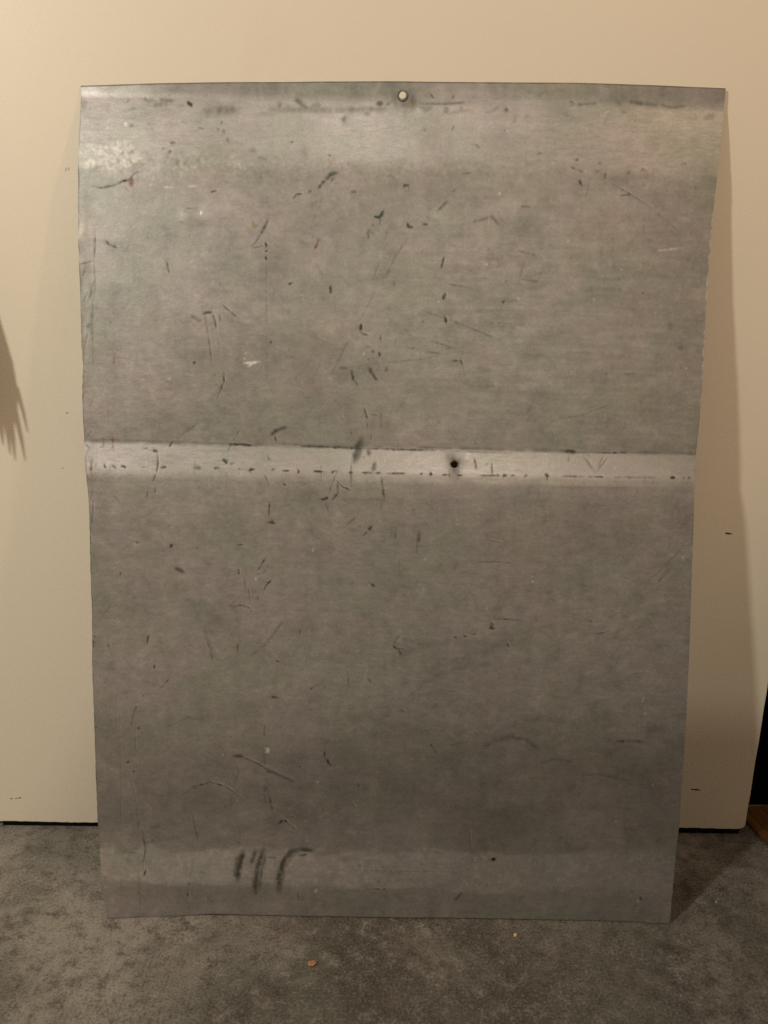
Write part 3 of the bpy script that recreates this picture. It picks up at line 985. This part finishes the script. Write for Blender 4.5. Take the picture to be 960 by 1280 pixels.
# darker and lighter zones
dz = np.clip(cloud(sh, 20, 34, 12) * 1.2 + .35, 0, 1)
tone -= .13 * blob(.20, .515, .16, .035) * np.clip(.6 + fleck, 0, 1.3)
tone -= .08 * blob(.05, .70, .13, .045)
tone -= .10 * band(GS + rag * 3 + .02 * np.sin(GU * 17), .092, .215, .05) * (.35 + .65 * dz)
tone -= .15 * blob(.16, .165, .13, .055) * np.clip(.4 + .9 * dz + .4 * fleck, 0, 1.3) + .10 * blob(-.17, .145, .11, .045) * (.5 + .7 * dz) + .09 * blob(.35, .20, .045, .09)
tone += .07 * band(GS + 4 * rag, .24, .57, .08)
tone -= .035 * band(GS, .63, .93, .06)
tone -= .06 * blob(.12, .31, .07, .04) 
tone += .06 * blob(.26, .40, .09, .07) * (1 + fleck) + .05 * blob(.33, .46, .06, .08)
tone += .05 * blob(-.30, .985, .10, .03)  # painted highlight at the left end of the top band
# crusty bare patch near the upper left corner
crust = np.clip(2.2 - 2.2 * ((GU + .322) / .042) ** 2 - 2.2 * ((GS - .951) / .020) ** 2 + .6 * fleck, 0, 1) * np.clip((GS - .9362 - .30 * np.clip(GU + .315, 0, 1) - .0012 * pit) / .0018, 0, 1)
LAY['b'] = np.maximum(LAY['b'], np.clip(pit * .35 + fleck * .15 + .10, 0, .36) * crust)
tone += .10 * crust
topf = band(SK + rag * 1.6, .930, .955, .016) * np.clip(.45 - 1.2 * GU, .05, .9)
LAY['b'] = np.maximum(LAY['b'], np.clip(pit * .6 - .25, 0, .16) * topf)
LAY['d'] = np.maximum(LAY['d'], np.clip(-pit * .8 - .5, 0, .22) * topf)
LAY['d'] = np.maximum(LAY['d'], np.clip(fleck * 1.0 - .45, 0, .4) * band(SK, 1.002, 1.016, .006) * .8)
LAY['b'] = np.maximum(LAY['b'], np.clip(pit * .5 - .3, 0, .08) * low_b)
# dark flecked line along the upper crease of the middle fold
LAY['d'] = np.maximum(LAY['d'], np.clip(.30 + .35 * fleck, 0, .6) * np.exp(-((SK - .6168) / .0022) ** 2))
LAY['o'] = np.maximum(LAY['o'], .16 * np.clip(grime - .2, 0, 1))
c1 = cloud(sh, 16, 20, 61) + .35 * fleck + .25 * pit     # patchy oxide with ragged margins
patch = np.clip((c1 - .12) / .10, 0, 1); patch2 = np.clip((cloud(sh, 10, 26, 62) + .3 * fleck + .2 * pit - .30) / .12, 0, 1)
away = 1 - mid_b
tone -= .060 * patch * away
tone += .050 * patch2 * away
tint = cloud(sh, 12, 16, 63) * .6 + cloud(sh, 30, 36, 64) * .7
# long faint water-runs under the top band and above the foot
runs = np.clip(cloud(sh, 70, 4, 66), -1, 1)
tone += .03 * runs * np.clip(blob(.1, 1.0, .5, .10) + blob(0, .3, .5, .2), 0, 1)
tone = np.clip(tone, 0, 1)

def build_sheet():
    root = bpy.data.objects.new("metal_sheet", None)
    COL.objects.link(root)
    tag(root, "large dull grey metal sheet, scratched and creased, leaning upright against the cream door", "metal sheet")
    B0 = np.array([0, -.1716, 0.]); B1 = np.array([0, -.0045, 1.0258])
    T = (B1 - B0) / np.linalg.norm(B1 - B0); N = np.array([0, -T[2], T[1]])
    nu, ns = 752, 1040
    a = np.linspace(0, 1, nu)[None, :]; b = np.linspace(0, 1, ns)[:, None]
    le, ri, bo, to, pr = (np.array(x) for x in (LEFT, RIGHT, BOTTOM, TOP, PROFILE))
    s_mid = b * 1.0395
    uu = np.interp(s_mid, le[:, 0], le[:, 1]) * (1 - a) + np.interp(s_mid, ri[:, 0], ri[:, 1]) * a
    s_lo = np.maximum(np.interp(uu, bo[:, 0], bo[:, 1]), 0.0) + .0019 * np.clip(1 - ((uu - .012) / .36) ** 4, 0, 1) ; s_hi = np.interp(uu, to[:, 0], to[:, 1])
    ss = s_lo * (1 - b) + s_hi * b
    r2 = np.random.default_rng(9)
    # ragged cut edges (fractions of a millimetre)
    e1 = np.interp(np.arange(ns), np.arange(0, ns + 6, 6), r2.normal(0, .00022, len(range(0, ns + 6, 6))))[:, None]
    e2 = np.interp(np.arange(ns), np.arange(0, ns + 6, 6), r2.normal(0, .00014, len(range(0, ns + 6, 6))))[:, None]
    uu = uu + e1 * np.clip(1 - a * 30, 0, 1) + e2 * np.clip(1 - (1 - a) * 30, 0, 1)
    holes = [(.0164, 1.0253, .0052), (.0855, .5965, .0042), (.1479, .0821, .0024)]
    for hu, hs, R in holes:                              # snap a ring of vertices onto each punched hole
        d = np.hypot(uu - hu, ss - hs) + 1e-9
        m = np.abs(d - R) < .00062
        k = np.where(m, R / d, 1.0)
        uu = hu + (uu - hu) * k; ss = hs + (ss - hs) * k
    # sample the wear map
    def samp(g):
        x = np.clip((uu - U0) / STEP, 0, RW - 1.001); y = np.clip((ss + .01) / STEP, 0, RH - 1.001)
        i, j = x.astype(int), y.astype(int); fx, fy = x - i, y - j
        return g[j, i] * (1 - fx) * (1 - fy) + g[j, i + 1] * fx * (1 - fy) + g[j + 1, i] * (1 - fx) * fy + g[j + 1, i + 1] * fx * fy
    sk = ss + .010 * uu
    # folds: rounded by averaging the profile over a few millimetres
    def prof(x): return np.interp(x, pr[:, 0], pr[:, 1])
    n = sum(prof(sk + o) for o in np.linspace(-.0035, .0035, 9)) / 9
    # dents, oil-canning, curled corner, beaten left margin
    def bump_(u, s, ru, rs_, h): return h * np.exp(-((uu - u) / ru) ** 2 - ((ss - s) / rs_) ** 2)
    n = n + bump_(-.12, .80, .16, .10, .0022) + bump_(.18, .75, .2, .1, -.0018) + bump_(.02, .30, .22, .13, .0022) + bump_(.26, .36, .1, .12, -.0018)
    n = n + bump_(-.2, .17, .12, .05, -.0012) + bump_(.2, .19, .13, .045, -.0016) + bump_(-.235, .885, .012, .008, .0006)
    n = n + bump_(.33, .045, .012, .008, -.0005) + bump_(.06, .05, .012, .01, -.0005)
    curl = np.clip((.045 - ss) / .045, 0, 1) ** 2 * np.clip((-.25 - uu) / .11, 0, 1)
    n = n + curl * .003
    lm = np.clip((-.352 - uu) / .016, 0, 1) * np.clip((ss - .47) / .06, 0, 1) * np.clip((.92 - ss) / .06, 0, 1)
    n = n + lm * .0003 + lm * samp(cloud(sh, 9, 3, 41)) * .0004
    n = n + samp(cloud(sh, 60, 70, 44)) * .0011 + samp(cloud(sh, 14, 20, 45)) * .00016 + samp(blur(blur(LAY['h'], 1, 0), 1, 1))
    P = B0[None, None] + ss[..., None] * T + n[..., None] * N
    P[..., 0] = uu
    P[..., 1] = np.minimum(P[..., 1], -.0012)
    P[..., 2] = np.maximum(P[..., 2], .0004)
    idx = np.arange(nu * ns).reshape(ns, nu)
    cu = (uu[:-1, :-1] + uu[1:, 1:]) / 2; cs = (ss[:-1, :-1] + ss[1:, 1:]) / 2
    keep = np.ones(cu.shape, bool)
    for hu, hs, R in holes: keep &= np.hypot(cu - hu, cs - hs) > R
    q = np.stack([idx[:-1, :-1], idx[:-1, 1:], idx[1:, 1:], idx[1:, :-1]], -1)[keep]
    def mesh(name, verts, quads, mats, smooth=True):
        me = bpy.data.meshes.new(name)
        me.vertices.add(len(verts)); me.vertices.foreach_set("co", np.ascontiguousarray(verts, np.float32).ravel())
        me.loops.add(quads.size); me.loops.foreach_set("vertex_index", quads.astype(np.int32).ravel())
        me.polygons.add(len(quads)); me.polygons.foreach_set("loop_start", np.arange(0, quads.size, 4, dtype=np.int32))
        me.update(calc_edges=True); me.validate()
        if smooth: me.shade_smooth()
        return link_obj(name, me, mats, root)
    face = mesh("panel", P.reshape(-1, 3), q, M_SHEET)
    for nm, chans in (("wear_a", (LAY['d'], LAY['t'], LAY['r'], LAY['o'])), ("wear_light_b", (LAY['b'], tone, LAY['g'], np.clip(tint * .5 + .5, 0, 1))), ("sheen_c", (np.clip(mid_b * .9 + top_b * .9 + low_b * .7, 0, 1), dz, dz, dz))):
        chans = [samp(c) for c in chans]
        du_r, du_l = (1 - a) * .75 + 0 * ss, a * .75 + 0 * ss        # distance to the cut edges
        dt, db = s_hi - ss, ss - s_lo
        wob_ = np.interp(ss, np.linspace(0, 1.05, 90), r2.uniform(0, 1, 90)); wo2 = np.interp(ss, np.linspace(0, 1.05, 260), r2.uniform(0, 1, 260))
        if nm == "wear_a":
            wu = np.interp(uu, np.linspace(-.4, .4, 120), r2.uniform(.1, 1, 120))
            chans[0] = np.maximum(chans[0], .80 * np.clip(1.6 - dt / .0011, 0, 1) * (.5 + .5 * wu))
            chans[0] = np.maximum(chans[0], .70 * np.clip(1.5 - db / .0012, 0, 1) * wu)
            chans[0] = np.maximum(chans[0], .60 * np.clip(1.5 - du_l / .0012, 0, 1) * wob_)
            chans[0] = np.maximum(chans[0], .45 * np.clip(1.5 - du_r / .0010, 0, 1) * wob_ * (ss < .66))
        elif nm == "wear_light_b":
            chans[0] = np.maximum(chans[0], .45 * np.clip(1.5 - du_r / .0012, 0, 1) * np.clip(wo2 * 1.8 - .5, 0, 1) * np.clip((ss - .66) / .06, 0, 1) * np.clip((.93 - ss) / .04, 0, 1))  # broken highlight painted along the right cut edge
        at = face.data.color_attributes.new(nm, 'FLOAT_COLOR', 'POINT')
        at.data.foreach_set("color", np.stack(chans, -1).astype(np.float32).ravel())
    # back and cut edges give the sheet its 0.9 mm thickness
    ii = np.unique(np.append(np.arange(0, nu, 12), nu - 1)); jj = np.unique(np.append(np.arange(0, ns, 12), ns - 1))
    th = .0009
    Bk = (P - N * th)[np.ix_(jj, ii)]; Bk[..., 1] = np.minimum(Bk[..., 1], -.0004); Bk[..., 2] = np.maximum(Bk[..., 2], .0003)
    id2 = np.arange(len(ii) * len(jj)).reshape(len(jj), len(ii))
    k2 = np.ones((len(jj) - 1, len(ii) - 1), bool)
    for hu, hs, R in holes:
        for j in range(len(jj) - 1):
            for i in range(len(ii) - 1):
                if uu[jj[j], ii[i]] - R < hu < uu[jj[j], ii[i + 1]] + R and ss[jj[j], ii[i]] - R < hs < ss[jj[j + 1], ii[i]] + R: k2[j, i] = False
    qb = np.stack([id2[:-1, :-1], id2[1:, :-1], id2[1:, 1:], id2[:-1, 1:]], -1)[k2]
    rim_f = np.concatenate([idx[0, :], idx[1:, -1], idx[-1, -2::-1], idx[-2:0:-1, 0]])
    F = P.reshape(-1, 3)[rim_f]; Bq = F - N * th; Bq[:, 1] = np.minimum(Bq[:, 1], -.0004); Bq[:, 2] = np.maximum(Bq[:, 2], .0003)
    nb = id2.size; k = len(rim_f); r0 = nb + np.arange(k)
    qr = np.stack([r0, np.roll(r0, -1), np.roll(r0 + k, -1), r0 + k], -1)
    back = mesh("back", np.concatenate([Bk.reshape(-1, 3), F, Bq]), np.concatenate([qb, qr]), M_EDGE, False)
    # cream rivet in a dark burred ring near the top edge, dark burrs round the two open holes
    def at(u, s):
        i = np.unravel_index(np.argmin((uu - u) ** 2 + (ss - s) ** 2), uu.shape); p = P[i]
        x = B0 + s * T + (np.dot(P[i] - B0, N)) * N
        return Vector((u, x[1], x[2]))
    rot = Matrix(((1, 0, 0), (0, T[1], -N[1] * -1), (0, T[2], N[2]))).to_4x4()
    def lathe(name, prof_, mat, c, seg=40, wob=0.0, squash=1.0, ang=0):
        bm = bmesh.new(); rr = random.Random(len(name) + int(c.x * 1e4)); rings = []
        w = [1 + wob * (.6 * math.sin(2 * math.tau * i / seg + 1) + .6 * math.sin(3 * math.tau * i / seg) + rr.uniform(-.5, .5)) for i in range(seg)]
        for rad, h in prof_:
            if rad < 1e-6: rings.append([bm.verts.new((0, 0, h))])
            else: rings.append([bm.verts.new((rad * w[i] * math.cos(math.tau * i / seg), rad * w[i] * squash * math.sin(math.tau * i / seg), h)) for i in range(seg)])
        for A, Bv in zip(rings, rings[1:]):
            for i in range(seg):
                j = (i + 1) % seg
                if len(Bv) == 1: bm.faces.new((A[i], A[j], Bv[0]))
                else: bm.faces.new((A[i], A[j], Bv[j], Bv[i]))
        # local z becomes the sheet normal
        bmesh.ops.rotate(bm, verts=bm.verts[:], cent=(0, 0, 0), matrix=Matrix.Rotation(ang, 3, 'Z'))
        Rm = Matrix(((1, 0, 0), (0, T[1], N[1]), (0, T[2], N[2])))
        for v in bm.verts: v.co = Rm @ v.co + c
        return from_bm(name, bm, mat, root, True)
    c = at(.0164, 1.0253)
    lathe("hole_ring", [(.0068, -.0002), (.0062, .0004), (.0056, .0006), (.0052, .0003), (.0047, -.0006), (.0046, -.0010)], M_RING, c, wob=.05)
    rv = lathe("rivet", [(.0049, -.0012), (.0043, -.0006), (.0040, .0003), (.0034, .0009), (.0020, .0012), (.0017, .0009), (.0013, .0009), (.0010, .0012), (0, .0012)], M_RIVET, c, squash=1.1)
    rv["label"] = "cream rivet head in the hole at the middle of the top edge"
    lathe("hole_ring", [(.0056, -.0001), (.0050, .0004), (.0043, .0005), (.0041, -.0010)], M_RING, at(.0855, .5965), wob=.06, squash=1.1, ang=.5)
    lathe("hole_ring", [(.0033, -.0001), (.0029, .0003), (.0024, .0003), (.0023, -.0010)], M_RING, at(.1479, .0821), wob=.08)
    return root

M_EDGE = mat_plain("cut_metal_edge", (.26, .25, .23), .45, 60, .75, .2)
build_sheet()

# ------------------------------------------------------------------ wooden board beside the door, crumbs on the floor, fringe hanging left of the view
bm = bmesh.new()
bmesh.ops.create_cube(bm, size=1.0)
bmesh.ops.scale(bm, verts=bm.verts[:], vec=(.16, .34, .006))
bmesh.ops.bevel(bm, geom=bm.edges[:], offset=.0012, segments=2, affect='EDGES')
bd = from_bm("wooden_board", bm, M_WOOD)
ang = math.radians(9.5)
bd.rotation_euler = (0, 0, ang)
bd.location = (.5690 + .08 * math.cos(ang) + .135 * math.sin(ang) + .002, .0218 + .08 * math.sin(ang) - .135 * math.cos(ang), .0034)
tag(bd, "brown wooden board on the floor at the right, beside the door's lower corner", "wooden board")

def crumb(label, loc, size, mat, seed, rz):
    r = random.Random(seed)
    bm = bmesh.new()
    bmesh.ops.create_icosphere(bm, subdivisions=2, radius=1.0)
    for v in bm.verts:
        k = 1 + r.uniform(-.16, .16)
        v.co = Vector((v.co.x * size[0] * k, v.co.y * size[1] * k, max(v.co.z, -.5) * size[2] * k))
    lo = min(v.co.z for v in bm.verts)
    for v in bm.verts: v.co.z -= lo
    o = from_bm("crumb", bm, mat)
    o.location = loc; o.rotation_euler = (0, 0, rz)
    tag(o, label, "crumb")
crumb("flat orange crumb on the floor in front of the sheet", (-.0817, -.2445, .0003), (.0056, .0044, .0020), M_CRUMB_O, 4, .2)
crumb("tiny pale yellow crumb on the floor right of centre", (.1741, -.1981, .0003), (.0026, .0024, .0020), M_CRUMB_P, 5, .4)
crumb("minute pale speck on the floor right of the sheet's lower corner", (.4561, -.1373, .0003), (.0012, .0011, .0009), M_CRUMB_P, 6, .1)

def build_fringe():
    """frayed hanging just left of the picture; only its shadow on the door is in view"""
    lampP = Vector(LAMP_A)
    gap = .05
    def toward(x, z):                                  # where a point must hang for its shadow to reach (x, z) on the door
        w = Vector((x, 0, z)); d = lampP - w
        return w + d * (gap / -d.y)
    root = bpy.data.objects.new("fringed_scarf", None)
    COL.objects.link(root)
    tag(root, "brown fringed scarf hanging left of the door, known by its ragged shadow", "scarf")
    edge = [(-.505, .835), (-.488, .755), (-.478, .700), (-.4745, .664)]
    def strip(name, pts, th=.0015):
        bm = bmesh.new()
        A = []
        for (l, r_, z) in pts:
            a, b = toward(l, z), toward(r_, z)
            A.append([bm.verts.new(a), bm.verts.new(b), bm.verts.new(b + Vector((0, -th, 0))), bm.verts.new(a + Vector((0, -th, 0)))])
        for p, q in zip(A, A[1:]):
            for i in range(4): bm.faces.new((p[i], p[(i + 1) % 4], q[(i + 1) % 4], q[i]))
        bm.faces.new(A[0]); bm.faces.new(A[-1][::-1])
        from_bm(name, bm, M_CLOTH, root)
    strip("cloth", [(-.60, -.535, .93), (-.60, -.505, .835), (-.60, -.4885, .755), (-.60, -.4785, .700), (-.60, -.4765, .664), (-.60, -.4795, .640), (-.60, -.482, .622)])
    fr = [(-.4800, -.4745, .668, -.4695, .610), (-.4870, -.4795, .640, -.4770, .572), (-.4940, -.4860, .635, -.4905, .572), (-.5010, -.4920, .635, -.4960, .580),
          (-.5090, -.5000, .635, -.5040, .592), (-.5180, -.5080, .635, -.5150, .580), (-.5280, -.5170, .635, -.5240, .585), (-.5400, -.5270, .635, -.5330, .575), (-.5520, -.5390, .635, -.5450, .590)]
    for l, r_, z, tx, tz in fr:
        m1 = .55
        strip("strand", [(l, r_, z), (l + (tx - l) * m1, r_ + (tx - r_) * m1 + .0012, z + (tz - z) * m1), (tx - .0005, tx + .0003, tz)])
build_fringe()
